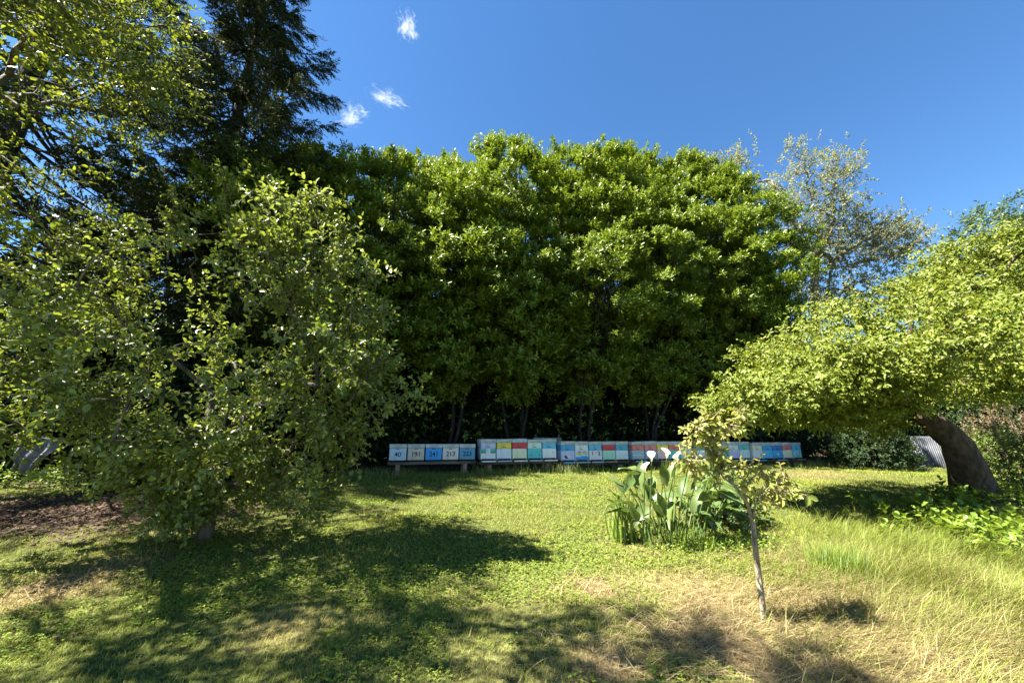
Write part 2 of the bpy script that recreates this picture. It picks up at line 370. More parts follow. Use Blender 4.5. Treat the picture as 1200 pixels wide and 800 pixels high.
# leaf litter on the bare soil at left and under the hedge
mb = MB(); n = 9000; x = rng.normal(-7, 2.6, n); y = rng.normal(6.7, 1.2, n); k = soilness(x, y) > .25; x, y = x[k], y[k]; n = len(x)
leaves(mb, np.stack([x, y, gz(x, y)+rng.uniform(.003, .025, n)], 1), rdir(n)*np.array([1, 1, .2]), UP+rng.normal(0, .35, (n, 3)), rng.uniform(.04, .09, n), .04)
n = 5000; s_ = rng.uniform(-8, 17, n); bk = rng.uniform(-.2, 5, n); x = -.724+.956*s_-.293*bk; y = 11.3+.293*s_+.956*bk
leaves(mb, np.stack([x, y, gz(x, y)+.015], 1), rdir(n)*np.array([1, 1, .2]), UP+rng.normal(0, .35, (n, 3)), .13, .06)
n = 1500; x, y = gpts(n, 2, 9); leaves(mb, np.stack([x, y, gz(x, y)+rng.uniform(.02, .05, n)], 1), rdir(n)*np.array([1, 1, .3]), UP+rng.normal(0, .5, (n, 3)), rng.uniform(.025, .055, n), .024)
tag(mb.build('fallen_leaves', M['litter']), 'brown fallen leaves on bare soil under the trees', 'leaf litter', kind='stuff')

# ------------------------------------------------------------------ hives
TH = math.atan2(.293, .956); PITCHX = .456; GL = 2.408
def part_box(name, mat, parent, *bxs):
    mb = MB()
    for c, s, bv in bxs: box(mb, c, s, bv)
    return mb.build(name, mat, parent)
def text(parent, s, size, x, y, z, mat):
    cu = bpy.data.curves.new('number', 'FONT'); cu.body = s; cu.size = size; cu.align_x = 'CENTER'; cu.align_y = 'CENTER'; cu.extrude = .0015; cu.offset = .0022; cu.resolution_u = 8
    o = bpy.data.objects.new('number', cu); COL.objects.link(o); me = bpy.data.meshes.new_from_object(o.evaluated_get(bpy.context.evaluated_depsgraph_get()))
    bpy.data.objects.remove(o); me.materials.clear(); me.materials.append(mat)
    o = bpy.data.objects.new('number', me); COL.objects.link(o); o.parent = parent; o.location = (x, y, z); o.rotation_euler = (math.pi/2, 0, 0)
    return o
def hive_pos(g, k): return row_pt(g*GL+k*PITCHX)
STAND_TOP = {-1: .99, 0: .955, 1: .885, 2: .88, 3: .86, 4: .84}
white, cream, lav = (.62, .64, .64), (.66, .6, .42), (.42, .43, .58)
pale = (.55, .62, .66); mint = (.5, .66, .56); teal = (.09, .42, .42); blue = (.05, .3, .56); dblue = (.03, .17, .45); red = (.5, .04, .06)
yel = (.66, .5, .07); salmon = (.58, .17, .15); slate = (.3, .38, .44); pink = (.56, .4, .42); green = (.08, .36, .25); sky_b = (.1, .4, .58)
NUCS = [((.34, .46, .54), '40', 'pale blue grey'), ((.44, .38, .32), '191', 'beige'), ((.03, .26, .6), '241', 'bright blue'), ((.58, .5, .46), '213', 'pale pinkish white'), ((.08, .25, .38), '223', 'dull teal blue')]
for k, (c, num, cn) in enumerate(NUCS):
    x, y = hive_pos(-1, k); z = STAND_TOP[-1]+.002
    t = thing('beehive', f'small {cn} beehive numbered {num}, without a super', 'beehive', (x, y, z), TH+rng.normal(0, .012), 'small numbered hives on the first stand')
    part_box('bottom_board', M['slot'], t, ((0, 0, .02), (.40, .44, .04), .004))
    bb = part_box('brood_box', paint(c), t, ((0, 0, .192), (.422, .48, .3), .006))
    part_box('hand_hold', M['slot'], bb, ((0, -.2405, .318), (.1, .003, .014), 0))
    text(bb, num, .165, 0, -.2415, .185, M['ink'])
    part_box('lid', M['lid'], t, ((0, 0, .395), (.442, .5, .1), .008))
HIVES = {
 0: [(lav, white, 'lavender', 'white with a green band'), (yel, (.55, .57, .66), 'yellow', 'whitish'), (red, cream, 'deep red', 'cream'), (mint, teal, 'pale mint', 'teal'), (sky_b, white, 'sky blue', 'white')],
 1: [(blue, lav, 'blue', 'lavender with a dark painted swirl'), (white, (.5, .56, .62), 'white', 'pale blue with a painted yellow landscape'), (sky_b, (.62, .6, .6), 'bright blue', 'white with dark red marks'), (red, (.33, .58, .42), 'red', 'mint green'), ((.06, .32, .48), pale, 'mid blue', 'pale grey')],
 2: [(salmon, slate, 'salmon', 'slate grey with a pale stripe'), ((.55, .2, .2), (.26, .32, .4), 'dusty rose', 'slate grey'), (yel, pink, 'yellow', 'pink'), ((.56, .16, .12), teal, 'brick red', 'teal'), (cream, mint, 'cream', 'mint')],
 3: [(teal, pale, 'teal', 'pale grey'), (pale, lav, 'pale grey', 'lavender'), ((.6, .5, .2), teal, 'ochre', 'teal'), (mint, lav, 'mint', 'lavender'), (teal, mint, 'teal', 'mint')],
 4: [(cream, white, 'cream', 'off white'), (blue, sky_b, 'blue', 'sky blue'), (dblue, blue, 'navy', 'blue with a white mark'), (salmon, cream, 'salmon', 'cream'), (sky_b, (.15, .45, .48), 'cyan', 'teal')],
}
GN = {0: 'second', 1: 'third', 2: 'fourth', 3: 'fifth', 4: 'last'}
for g, lst in HIVES.items():
    for k, (cs, cb, ns, nb) in enumerate(lst):
        x, y = hive_pos(g, k); z = STAND_TOP[g]+.002
        dz = rng.uniform(-.008, .012) if g else [.0, .0, .012, -.008, .004][k]
        t = thing('beehive', f'two storey beehive with {ns} super over {nb} body' if g not in (3,) else f'two storey beehive, {ns} super over {nb} body, on the stand behind the sapling', 'beehive', (x, y, z), TH+rng.normal(0, .014), f'tall painted hives on the {GN[g]} stand')
        b0 = part_box('bottom_board', M['board'] if k % 2 else M['wood'], t, ((0, -.05, .014), (.41, .60, .028), .004), ((-.195, 0, .05), (.03, .48, .04), .003), ((.195, 0, .05), (.03, .48, .04), .003), ((0, .22, .05), (.355, .03, .04), .003))
        part_box('entrance', M['slot'], b0, ((0, -.232, .056), (.356, .03, .056), 0))
        part_box('landing_bar', [M['wood'], paint(slate), paint((.3, .2, .14)), paint(blue)][int(rng.integers(4))] if g else paint(white if k % 2 == 0 else slate), b0, ((0, -.362, .02), (.40, .02, .035), .003))
        hb = .275
        bd = part_box('brood_box', paint(cb), t, ((0, 0, .072+hb/2), (.42, .48, hb), .006))
        sp = part_box('honey_super', paint(cs), t, ((0, 0, .075+hb+.08), (.42, .48, .158), .006))
        part_box('hand_hold', M['slot'], sp, ((0, -.2405, .39), (.09, .003, .014), 0))
        lid = part_box('lid', M['lid'], t, ((0, 0, .51+.05+dz/2), (.444, .505, .1+dz), .008))
        def motif(m, *b):
            for cx, cz, sx, sz in b: part_box('painted_motif', m, bd, ((cx, -.2412, cz), (sx, .003, sz), 0))
        if g == 0 and k == 0:
            motif(paint(green), (-.135, .285, .15, .11), (.135, .285, .15, .11)); motif(paint((.75, .76, .74)), (0, .3, .06, .08), (0, .25, .03, .06))
        if g == 0 and k == 2:
            for q in (-.17, -.07, .05, .16): part_box('lid_stripe', paint((.35, .6, .52)), lid, ((q, -.2535, .555), (.05, .003, .05), 0))
        if g == 0 and k == 3: motif(paint(blue), (-.13, .17, .05, .05), (.02, .2, .03, .03), (.13, .17, .04, .05))
        if g == 1 and k == 0: motif(M['ink'], (-.08, .18, .06, .07), (-.04, .15, .06, .04)); motif(paint((.72, .72, .72)), (.02, .165, .06, .09), (-.13, .13, .05, .04))
        if g == 1 and k == 1: motif(paint(yel), (0, .27, .38, .04), (-.08, .235, .1, .03)); motif(paint((.12, .09, .06)), (-.07, .305, .12, .022), (.09, .312, .1, .018)); motif(paint(blue), (0, .13, .41, .08), (.06, .18, .2, .03))
        if g == 1 and k == 2: motif(paint((.22, .05, .06)), (-.11, .27, .026, .1), (.13, .27, .03, .1), (.09, .308, .06, .022), (.01, .285, .05, .02), (.11, .225, .08, .02))
        if g == 2 and k == 0: motif(paint(pale), (0, .2, .4, .03))
        if g == 4 and k == 2: motif(paint((.7, .72, .74)), (0, .2, .05, .12), (0, .21, .13, .04))
        if g == 4 and k == 4: motif(paint(mint), (-.1, .2, .05, .16), (.03, .22, .05, .12), (.14, .17, .04, .12))
for g in range(-1, 5):
    t = thing('hive_stand', f'long low timber stand carrying the {dict(GN, **{-1: "first"})[g] if False else ({-1: "five small numbered hives"}.get(g) or GN[g]+" group of hives")}', 'hive stand', (*row_pt(g*GL+2*PITCHX), 0), TH, 'timber hive stands')
    top = STAND_TOP[g]; rz = .07
    for yy in (-.17, .17): part_box('rail', M['wood'], t, ((0, yy, top-rz/2), (GL-.1, .09, rz), .004))
    for xx in (-.9 if g else -.86, .86):
        for yy in (-.16, .16):
            q = row_pt(g*GL+2*PITCHX+xx, yy); zg = float(gz(*q))-.04; h = top-rz-.002-zg
            part_box('support_block', M['block'] if (g in (-1, 0) and h > .1) else M['concrete'], t, ((xx, yy, zg+h/2), (.1 if g < 1 else .16, .12, h), .006))
# weathered board panel behind the second stand
t = thing('board_panel', 'grey weathered board panel standing behind the sky blue hive', 'board', (*row_pt(2.2, .8), 0), TH)
zg = float(gz(*row_pt(2.2, .8)))
for j in range(4): part_box('plank', M['board'], t, ((0, 0, zg+.35+j*.17), (.95, .025, .16), .004))
for xx in (-.4, .4): part_box('batten', M['wood'], t, ((xx, .03, zg+.5), (.05, .03, 1.08), .003))
# bees
mb = MB(); n = 150
B = np.array([at(rng.uniform(545, 840), 505-abs(rng.normal(0, 38)), rng.uniform(9.6, 11.2)) for _ in range(n)])
leaves(mb, B, rdir(n), rdir(n), .016, .009); leaves(mb, B, rdir(n), UP+rng.normal(0, .5, (n, 3)), .014, .009)
tag(mb.build('bees', M['bee']), 'tiny bees flying in the shade above the hives', 'bees', kind='stuff')

# ------------------------------------------------------------------ laurels behind the hives
def prof(h): return np.interp(h, [0, .18, .36, .62, .85, 1], [.3, .62, 1., .97, .76, .4])
def laurel(name, label, s, py_top, R, back=2.2, nclump=340):
    bx, by = row_pt(s, back); H = height_for(by+.4, py_top); zg = float(gz(bx, by)); z0 = 3.35
    t = thing(name, label, 'tree', (bx, by, zg), 0, 'laurel trees behind the hives')
    tr = MB(); br = np.array([bx, by, zg])
    ns = int(rng.integers(2, 4)); stems = []
    for q in range(ns):
        a = rng.random()*6.28; o = np.array([math.cos(a), math.sin(a), 0])
        pts = [br+o*.12+UP*-.05, br+o*.35+UP*1.2+rng.normal(0, .1, 3), br+o*.7+UP*2.7+rng.normal(0, .18, 3), br+o*1.0+UP*(H*.55)+rng.normal(0, .2, 3), br+o*.8+UP*(H*.85-zg)]
        tube(tr, pts, np.array([.075, .062, .052, .04, .02])*rng.uniform(.7, 1.25), 7); stems.append(pts)
    # clumps on the crown shell
    h = rng.random(nclump)**.85; a = rng.random(nclump)*6.283
    front = rng.random(nclump) < .55; a[front] = -math.pi/2+rng.normal(0, .75, front.sum())+TH
    sh = rng.uniform(.72, 1.08, nclump)
    lump = 1+.18*np.sin(3*a+s)+.2*np.sin(9*h+2*a+s*2)
    r = R*prof(h)*sh*lump
    C = np.stack([bx+r*np.cos(a), by+r*np.sin(a)*1.15+1.7*(h-.36), z0+h*(H-z0-.4)], 1)
    outw = norm(np.stack([np.cos(a), np.sin(a), .3+1.4*h], 1))
    Bs, Ds = [], []
    for i in range(nclump):
        k = 17
        d = norm(outw[i]*.8+rdir(k)+UP*.45); rr = rng.uniform(.3, .62)
        Bs.append(C[i]+d*rr*rng.uniform(.2, .9, (k, 1))*np.array([1.1, 1.1, .8])); Ds.append(norm(d+UP*.35+outw[i]*.3))
    # upright leaders at the top give the spiky outline
    nl = 26; a = rng.random(nl)*6.28; rr = R*.85*np.sqrt(rng.random(nl)); hh = rng.uniform(.35, 1.15, nl)**1.2
    for i in range(nl):
        b0 = np.array([bx+rr[i]*math.cos(a[i]), by+.9+rr[i]*math.sin(a[i]), H-.9-1.1*(rr[i]/R)**2+rng.normal(0, .15)])
        k = 14; f = rng.random(k)[:, None]; lean = rng.normal(0, .12, 3)
        Bs.append(b0+(UP+lean)*f*hh[i]*1.1+rdir(k)*.16*(1.1-f)); Ds.append(norm(rdir(k)*.55*(1.2-f)+UP))
        tube(tr, [b0-UP*1.0, b0, b0+(UP+lean)*hh[i]], [.02, .015, .006], 4, False)
    cr = MB(); Bs = np.concatenate(Bs); Ds = np.concatenate(Ds)
    sprays(cr, Bs, Ds, rng.uniform(.14, .28, len(Bs)), 8, .175, .07, 1.0, True, .5, .1)
    k = 2600; d = rdir(k); hh = rng.random(k); rr = R*prof(hh)*.75*np.sqrt(rng.random(k)); aa = rng.random(k)*6.28  # dense interior
    sprays(cr, np.stack([bx+rr*np.cos(aa), by+.5+1.5*(hh-.36)+rr*np.sin(aa), z0-.4+hh*(H-z0-.6)], 1), d, .3, 8, .18, .085, 1.1, False, .5, .1)
    # inner branches and sparse hanging foliage lower down
    k = 80; a = rng.random(k)*6.28; r = R*.85*np.sqrt(rng.random(k)); P = np.stack([bx+r*np.cos(a), by+r*np.sin(a), rng.uniform(1.6, 4.5, k)], 1)
    sprays(cr, P, rdir(k)-UP*.2, .25, 7, .14, .055, 1.0, False, .5, .2)
    for i in range(26):
        q = stems[int(rng.integers(ns))]; p0 = q[int(rng.integers(2, 4))]; c_ = C[int(rng.integers(nclump))]
        tube(tr, [p0, (p0+c_)/2+rng.normal(0, .15, 3)+UP*.2, c_], [.035, .025, .01], 4, False)
    tr.build('trunk', M['bark_dark'], t); cr.build('crown', M['laurel'], t)
LA = [(-6.2, 186, 2.1, 'dark laurel tree beside the spruce, shaded at its left'), (-3.5, 185, 2.2, 'tall laurel tree above the small hive numbered 241'), (-.9, 200, 2.0, 'laurel tree with lower top above the lavender and green hive'),
      (1.6, 180, 2.3, 'sunlit laurel tree above the pale mint and teal hive'), (4.3, 184, 2.3, 'laurel tree in the middle of the row above the red and mint hive'), (7.0, 190, 2.4, 'laurel tree with upright leaders above the yellow and pink hive'),
      (9.7, 192, 2.5, 'laurel tree behind the top of the leaning sapling'), (11.6, 205, 2.2, 'broad laurel tree above the last group of hives'), (12.9, 285, 1.3, 'rounded laurel tree at the end of the row beside the silvery poplar')]
for s, py, R, lb in LA: laurel('laurel_tree', lb, s, py, R+.45)
# dark understorey added behind the laurels to stop light leaking through
def shrub(name, label, x, y, rx, ry, h, n, L, W, mat, cat='shrub', group=None, z0=.05, lo=.0, k=7, stems=5, ang=1.0, barkm='bark_dark', six=False):
    zg = float(gz(x, y)); t = thing(name, label, cat, (x, y, zg), 0, group); st = MB(); c = np.array([x, y, zg])
    for q in range(stems):
        a = rng.random()*6.28; o = np.array([math.cos(a)*rx, math.sin(a)*ry, 0])*.5
        tube(st, [c-UP*.03+o*.05, c+o*.5+UP*h*.35, c+o+UP*h*.75], np.array([.03, .022, .01])*min(1.5, h/2+.3), 5, False)
    d = rdir(n); d[:, 2] = np.abs(d[:, 2])*1.0-lo*rng.random(n); f = rng.uniform(.35, 1, n)**.5
    lump = 1+.18*np.sin(4*np.arctan2(d[:, 1], d[:, 0])+x)*np.cos(3*d[:, 2]+y)
    P = c+UP*(z0*h)+d*(f*lump)[:, None]*np.array([rx, ry, h*(1-z0)])
    cr = MB(); sprays(cr, P, norm(d+rdir(n)*.5+UP*.3), L*rng.uniform(1.2, 2.2, n), k, L, W, ang, six)
    st.build('stem', M[barkm], t); cr.build('foliage', mat, t)
for (s, bk, h, lb) in ((-12.5, 3.5, 3.4, 'added dark evergreen shrub deep in the shade behind the pear tree'), (-8, 5, 6.5, 'added dark evergreen shrub in the gap behind the spruce'), (-3.5, 5.2, 6, 'added dark evergreen shrub behind the numbered hives'),
                       (1, 5.2, 6, 'added dark evergreen shrub behind the second hive stand'), (5.5, 5.2, 6, 'added dark evergreen shrub behind the third hive stand'), (10, 5.2, 6, 'added dark evergreen shrub behind the fourth hive stand'), (14.5, 4.6, 6, 'added dark evergreen shrub behind the last hive stand')):
    x, y = row_pt(s, bk); shrub('evergreen_shrub', lb, x, y, 2.7, 1.6, h+3.6, 8000, .27, .14, M['dark_laurel'], 'shrub', 'dark shrubs added behind the laurels to block light', lo=.15)

shrub('evergreen_shrub', 'dark evergreen shrub added to darken the foot of the tall spruce', -7.6, 8.9, 1.7, .9, 4.2, 2600, .17, .08, M['dark_laurel'], 'shrub', lo=.1)  # added so the spruce foot and the bright ground there read as deep shade
# ------------------------------------------------------------------ conifers at left
def conifer(label, x, y, H, R0, z1, r_tr, n_wh, thin):
    zg = float(gz(max(x, -18), y)); t = thing('spruce_tree', label, 'tree', (x, y, zg), 0, None); tr = MB(); nd = MB()
    hs = np.linspace(0, H, 12); tube(tr, [(x+.05*math.sin(q), y, zg-.1+q) for q in hs], r_tr*(1-hs/H*.93), 10, True, .1)
    B, D = [], []
    for i in range(n_wh):
        f = (i+rng.random())/n_wh; z = z1+(H-z1-.4)*f; Lb = R0*(1-f)**.8*rng.uniform(.8, 1.12)+.3
        for q in range(6):
            a = rng.random()*6.28+q; o = np.array([math.cos(a), math.sin(a), 0]); k = 7; ff = np.linspace(0, 1, k)[:, None]
            lb = Lb*rng.uniform(.62, 1.22)
            pts = np.array([x, y, zg+z])+o*lb*ff+UP*lb*(-.5*ff+.5*ff**2.4)
            tube(tr, pts, np.linspace(.045*lb/R0+.008, .005, k), 4, False)
            m_ = int((38 if thin else 66)*lb/2+8); u = rng.uniform(.12 if not thin else .35, 1, m_)**.75
            P = np.stack([np.interp(u, ff[:, 0], pts[:, j]) for j in range(3)], 1)
            side = np.cross(o, UP)*rng.choice([-1, 1], m_)[:, None]
            B.append(P+side*rng.uniform(0, .2, (m_, 1))*lb*(1.15-u[:, None])); D.append(norm(o*.7+side*.55*rng.random((m_, 1))-UP*rng.uniform(-.1, 1.15, (m_, 1))))
            B.append(np.array([pts[-1]-o*.25, pts[-1]-o*.05, pts[-2]])); D.append(norm(np.array([o+UP*.25, o+UP*.3+.3*side[0], o+UP*.2-.3*side[0]])))
    B = np.concatenate(B); D = np.concatenate(D); k = 2400 if not thin else 500; hh = z1+.3+(H-z1-1.5)*rng.random(k)**1.3; aa = rng.random(k)*6.28; rr = .55*R0*(1-(hh-z1)/(H-z1))**.8*np.sqrt(rng.random(k))
    B = np.concatenate([B, np.stack([x+rr*np.cos(aa), y+rr*np.sin(aa), zg+hh], 1)]); D = np.concatenate([D, norm(rdir(k)-UP*.8)])
    ln = rng.uniform(.16, .42, len(B))
    sprays(nd, B, D, ln, 14, .1, .038, .7, False, .2, .15, .1)
    tr.build('trunk', M['bark_dark'], t); nd.build('crown', M['needle'], t)
conifer('tall dark spruce with drooping branches behind the pear tree', -8.3, 9.6, 18.5, 4.0, 4.0, .3, 38, False)
conifer('dark spruce with bare lower limbs at the far left edge', -11.0, 7.0, 18, 4.3, 4.6, .34, 26, True)

# ------------------------------------------------------------------ pear tree
base = on_ground(238, 632)
t = thing('pear_tree', 'leafy pear tree with low spreading branches on the left lawn', 'tree', base, 0); tr = MB(); cr = MB()
trunk = [base-UP*.05, base+np.array([.02, 0, .3]), base+np.array([-.03, -.02, .7]), base+np.array([-.1, -.1, 1.2]), base+np.array([-.12, -.15, 1.8])]
T = np.concatenate([ell_pts(100, at(235, 410, 4.9), (2.15, 1.75, 1.6), .4), ell_pts(34, at(350, 300, 4.7), (.75, .8, .75), .3), ell_pts(26, at(400, 420, 4.5), (.5, .7, .8), .3),
                    ell_pts(26, at(240, 545, 4.7), (.8, .8, .45), .4), ell_pts(24, at(240, 595, 4.7), (.45, .45, .25), .3), ell_pts(14, at(160, 540, 4.6), (.7, .6, .3), .3), ell_pts(12, at(350, 560, 4.7), (.7, .5, .25), .3), ell_pts(30, at(60, 430, 4.5), (1.1, .8, 1.0), .3), ell_pts(20, at(330, 510, 4.6), (1.0, .6, .45), .3), np.array([at(484, 462, 4.4), at(470, 474, 4.45), at(452, 478, 4.4), at(375, 235, 4.6), at(345, 250, 4.7), at(440, 330, 4.5), at(290, 225, 4.8)])])
T = T[T[:, 2] > gz(T[:, 0], T[:, 1])+.25]
tp, td = grow(trunk, T, .075, .006, tr, 6, .1, .05, 1, [.1, .078, .065, .05, .035])
B, D = [], []
for q in range(9):
    d = norm(td*.7+rdir(len(tp))*.9+UP*.15); B.append(tp+rdir(len(tp))*rng.uniform(0, .3, (len(tp), 1))); D.append(d)
B = np.concatenate(B); D = np.concatenate(D); k = B[:, 2] > gz(B[:, 0], B[:, 1])+.12; k &= np.linalg.norm(B-at(480, 515, 4.4), axis=1) > .36; B, D = B[k], D[k]
sprays(cr, B, D, rng.uniform(.15, .38, len(B)), 9, .084, .048, 1.05, True, .6, .12, .18, tr)
SH = [(at(360, 330, 4.7), at(368, 225, 4.6)), (at(330, 320, 4.6), at(318, 215, 4.6)), (at(395, 330, 4.5), at(405, 262, 4.4)), (at(400, 400, 4.4), at(432, 318, 4.3)), (at(410, 470, 4.4), at(447, 415, 4.3)), (at(270, 290, 4.7), at(262, 205, 4.7)), (at(200, 300, 4.7), at(205, 215, 4.8)), (at(345, 300, 4.6), at(352, 240, 4.5)), (at(150, 330, 4.5), at(120, 235, 4.6)), (at(430, 400, 4.5), at(452, 365, 4.4))]
for a0, a1 in SH:  # long water sprouts
    f = np.linspace(0, 1, 7)[:, None]; pp = a0+(a1-a0)*f+rng.normal(0, .02, (7, 3)); tube(tr, pp, np.linspace(.012, .004, 7), 5, False)
    u = rng.uniform(.1, 1, 26)[:, None]; sprays(cr, a0+(a1-a0)*u+rdir(26)*.03, norm(rdir(26)+norm(a1-a0)*.6), .16, 6, .072, .04, 1.05, True, .6, .12, .18, tr)
tr.build('trunk', M['bark'], t); cr.build('crown', M['pear'], t)

# ------------------------------------------------------------------ plum tree, trunk just outside on the left
base = np.array([-8.3, 3.1, float(gz(-8.3, 3.1))])
t = thing('plum_tree', 'bright yellow green fruit tree overhanging the upper left corner', 'tree', base, 0); tr = MB(); cr = MB()
trunk = [base-UP*.05, base+UP*.8, base+np.array([.15, .1, 1.7]), base+np.array([.4, .2, 2.8]), base+np.array([.8, .3, 4.0])]
T = np.concatenate([ell_pts(66, at(45, 60, 4.8), (1.7, 1.3, 1.8), .4), ell_pts(40, at(130, 60, 4.9), (.8, .8, .9), .3), ell_pts(30, at(30, 290, 4.4), (.9, .9, .9), .4), ell_pts(16, at(20, 470, 4.2), (.8, .7, .5), .4),
                    ell_pts(170, (-5.3, 2.0, 5.6), (2.3, 1.15, 1.3), .15), ell_pts(32, (-3.2, 1.75, 6.5), (.8, .55, .5), .3), ell_pts(10, (-2.3, 1.45, 6.8), (.4, .25, .3), .3), ell_pts(24, (-4.2, .5, 5.0), (1.0, .6, .6), .3)])
tp, td = grow(trunk, T, .085, .006, tr, 6, .1, .05, 1, [.19, .16, .13, .09, .05])
B = np.concatenate([tp+rdir(len(tp))*rng.uniform(0, .35, (len(tp), 1)) for q in range(9)]); D = np.concatenate([norm(td*.6+rdir(len(tp))*.8+np.array([.5, 0, -.1])) for q in range(9)])
sprays(cr, B, D, rng.uniform(.2, .42, len(B)), 9, .08, .038, 1.0, True, .7, .15, .18, tr)
tr.build('trunk', M['bark'], t); cr.build('crown', M['pear_far'], t)

# ------------------------------------------------------------------ leaning spreading tree at right
base = on_ground(1145, 587)
t = thing('leaning_tree', 'thick trunked leaning tree with a wide umbrella crown at right', 'tree', base, 0); tr = MB(); cr = MB()
trunk = [base-UP*.06+np.array([.06, 0, 0]), base+np.array([-.02, -.02, .25]), at(1133, 548, 7.0), at(1119, 520, 7.0), at(1098, 499, 7.0), at(1072, 480, 7.0)]
T = np.concatenate([ell_pts(120, at(1050, 415, 6.9), (2.3, 2.4, .95), .5), ell_pts(40, at(905, 462, 6.6), (.85, 1.2, .45), .4), ell_pts(130, at(1185, 335, 8.0), (2.1, 1.8, 1.1), .35), ell_pts(40, at(1190, 400, 6.8), (1.4, 1.3, .9), .4), ell_pts(40, at(985, 432, 6.7), (1.1, 1.3, .65), .4), ell_pts(14, at(1180, 440, 6.4), (.5, .5, .4), .3), ell_pts(22, at(985, 474, 6.9), (1.0, 1.0, .32), .3), ell_pts(10, at(1015, 490, 7.6), (.5, .5, .25), .3), ell_pts(14, at(930, 480, 6.8), (.7, .9, .25), .3)])
low = at(1000, 508, 7)[2]; T = T[T[:, 2] > low-.05]
tp, td = grow(trunk, T, .16, .007, tr, 7, .16, .06, 3, [.42, .29, .25, .22, .19, .15])
B, D = [], []
for q in range(31):
    B.append(tp+rdir(len(tp))*rng.uniform(0, .46, (len(tp), 1))*np.array([1.3, 1.3, .45])); D.append(norm(td*.4+rdir(len(tp))*np.array([1, 1, .4])+np.array([-.25, -.2, .1])))
B = np.concatenate(B); D = np.concatenate(D)
sprays(cr, B, D, rng.uniform(.16, .34, len(B)), 8, .088, .042, 1.0, True, .9, .28, .2)
tr.build('trunk', M['bark_brown'], t); cr.build('crown', M['umbrella'], t)

# ------------------------------------------------------------------ silvery poplar and other far trees
def far_tree(name, label, trunk, T, mat, r0, L, W, q, kk, spread, barkm='bark', ang=1.1, dirb=(0, 0, .3)):
    t = thing(name, label, 'tree', trunk[0], 0); tr = MB(); cr = MB()
    tp, td = grow(trunk, T, r0, .012, tr, 6, .04, .03, 2, None, .05)
    B = np.concatenate([tp+rdir(len(tp))*rng.uniform(0, spread, (len(tp), 1)) for _ in range(q)]); D = np.concatenate([norm(td*.9+rdir(len(tp))*.7+np.array(dirb)) for _ in range(q)])
    sprays(cr, B, D, rng.uniform(.3, .7, len(B)), kk, L, W, ang, False, .3, .2, .15, tr if spread > .7 else None)
    tr.build('trunk', M[barkm], t); cr.build('crown', mat, t)
gb = np.array([15.6, 19.5, .6])
T = np.concatenate([ell_pts(60, at(960, 255, 21), (1.9, 1.5, 2.6), .2), ell_pts(16, at(985, 200, 21), (.7, 1, 1.2), .2), ell_pts(60, at(1010, 290, 21), (2.4, 1.5, 2.0), .2), ell_pts(30, at(1045, 285, 21), (1.6, 1, 1.6), .2), ell_pts(24, at(905, 280, 21), (1.6, 1, 2.), .2), ell_pts(16, at(845, 200, 21), (1.3, 1, .9), .2),
                    ell_pts(14, at(900, 230, 21), (1.2, 1, 1.2), .2), ell_pts(40, at(960, 345, 20.5), (1.8, 1, 1.7), .2), ell_pts(26, at(1020, 345, 20.5), (1.8, 1, 1.0), .2), ell_pts(12, at(940, 195, 21), (.6, .6, 1.2), .2)])
far_tree('poplar_tree', 'tall sparse silvery poplar rising behind the laurel row', [gb, gb+UP*2.5, gb+np.array([.3, 0, 5.2]), gb+np.array([.8, .2, 8]), gb+np.array([1.4, .2, 11])], T, M['silver'], .2, .15, .095, 10, 9, 1.1, 'bark_pale')
gb = np.array([20.5, 14.5, .5])
T = np.concatenate([ell_pts(26, at(1160, 265, 16), (1.6, 1.2, .8), .2), ell_pts(60, at(1190, 310, 16), (2.4, 1.5, 1.2), .3), ell_pts(90, (19.5, 14.5, 6), (3.4, 2, 2.8), .3)])
far_tree('walnut_tree', 'green tree with loose twigs showing above the leaning tree', [gb, gb+UP*2, gb+UP*4, gb+UP*6.5], T, M['walnut'], .2, .2, .085, 7, 9, .6, 'bark')

# ------------------------------------------------------------------ shrubs on the right
def at_ground(px, py, t):
    p = at(px, py, t); return p[0], p[1]
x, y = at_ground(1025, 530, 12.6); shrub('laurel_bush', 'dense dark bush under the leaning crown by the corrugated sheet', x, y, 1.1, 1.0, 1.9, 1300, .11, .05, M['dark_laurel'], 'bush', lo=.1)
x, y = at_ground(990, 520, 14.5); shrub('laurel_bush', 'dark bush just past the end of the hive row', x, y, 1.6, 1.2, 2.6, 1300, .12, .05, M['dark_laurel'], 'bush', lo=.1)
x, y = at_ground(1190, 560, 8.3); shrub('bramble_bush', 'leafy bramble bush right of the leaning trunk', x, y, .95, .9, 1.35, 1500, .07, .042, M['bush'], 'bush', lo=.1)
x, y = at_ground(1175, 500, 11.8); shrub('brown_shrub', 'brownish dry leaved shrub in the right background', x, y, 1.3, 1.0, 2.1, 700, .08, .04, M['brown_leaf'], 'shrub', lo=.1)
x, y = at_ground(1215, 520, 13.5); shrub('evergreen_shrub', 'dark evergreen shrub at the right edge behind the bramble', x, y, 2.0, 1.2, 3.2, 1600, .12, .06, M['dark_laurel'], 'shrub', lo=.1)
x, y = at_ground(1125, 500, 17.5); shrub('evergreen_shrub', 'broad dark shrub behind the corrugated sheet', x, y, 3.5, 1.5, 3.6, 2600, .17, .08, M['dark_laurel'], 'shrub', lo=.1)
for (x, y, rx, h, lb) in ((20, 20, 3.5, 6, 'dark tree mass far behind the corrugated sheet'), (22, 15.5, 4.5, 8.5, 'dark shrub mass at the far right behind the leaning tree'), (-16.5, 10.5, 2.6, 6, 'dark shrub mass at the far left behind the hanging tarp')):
    shrub('evergreen_shrub', lb, x, y, rx, 2.2, h, 5200, .26, .13, M['dark_laurel'], 'shrub', lo=.15)
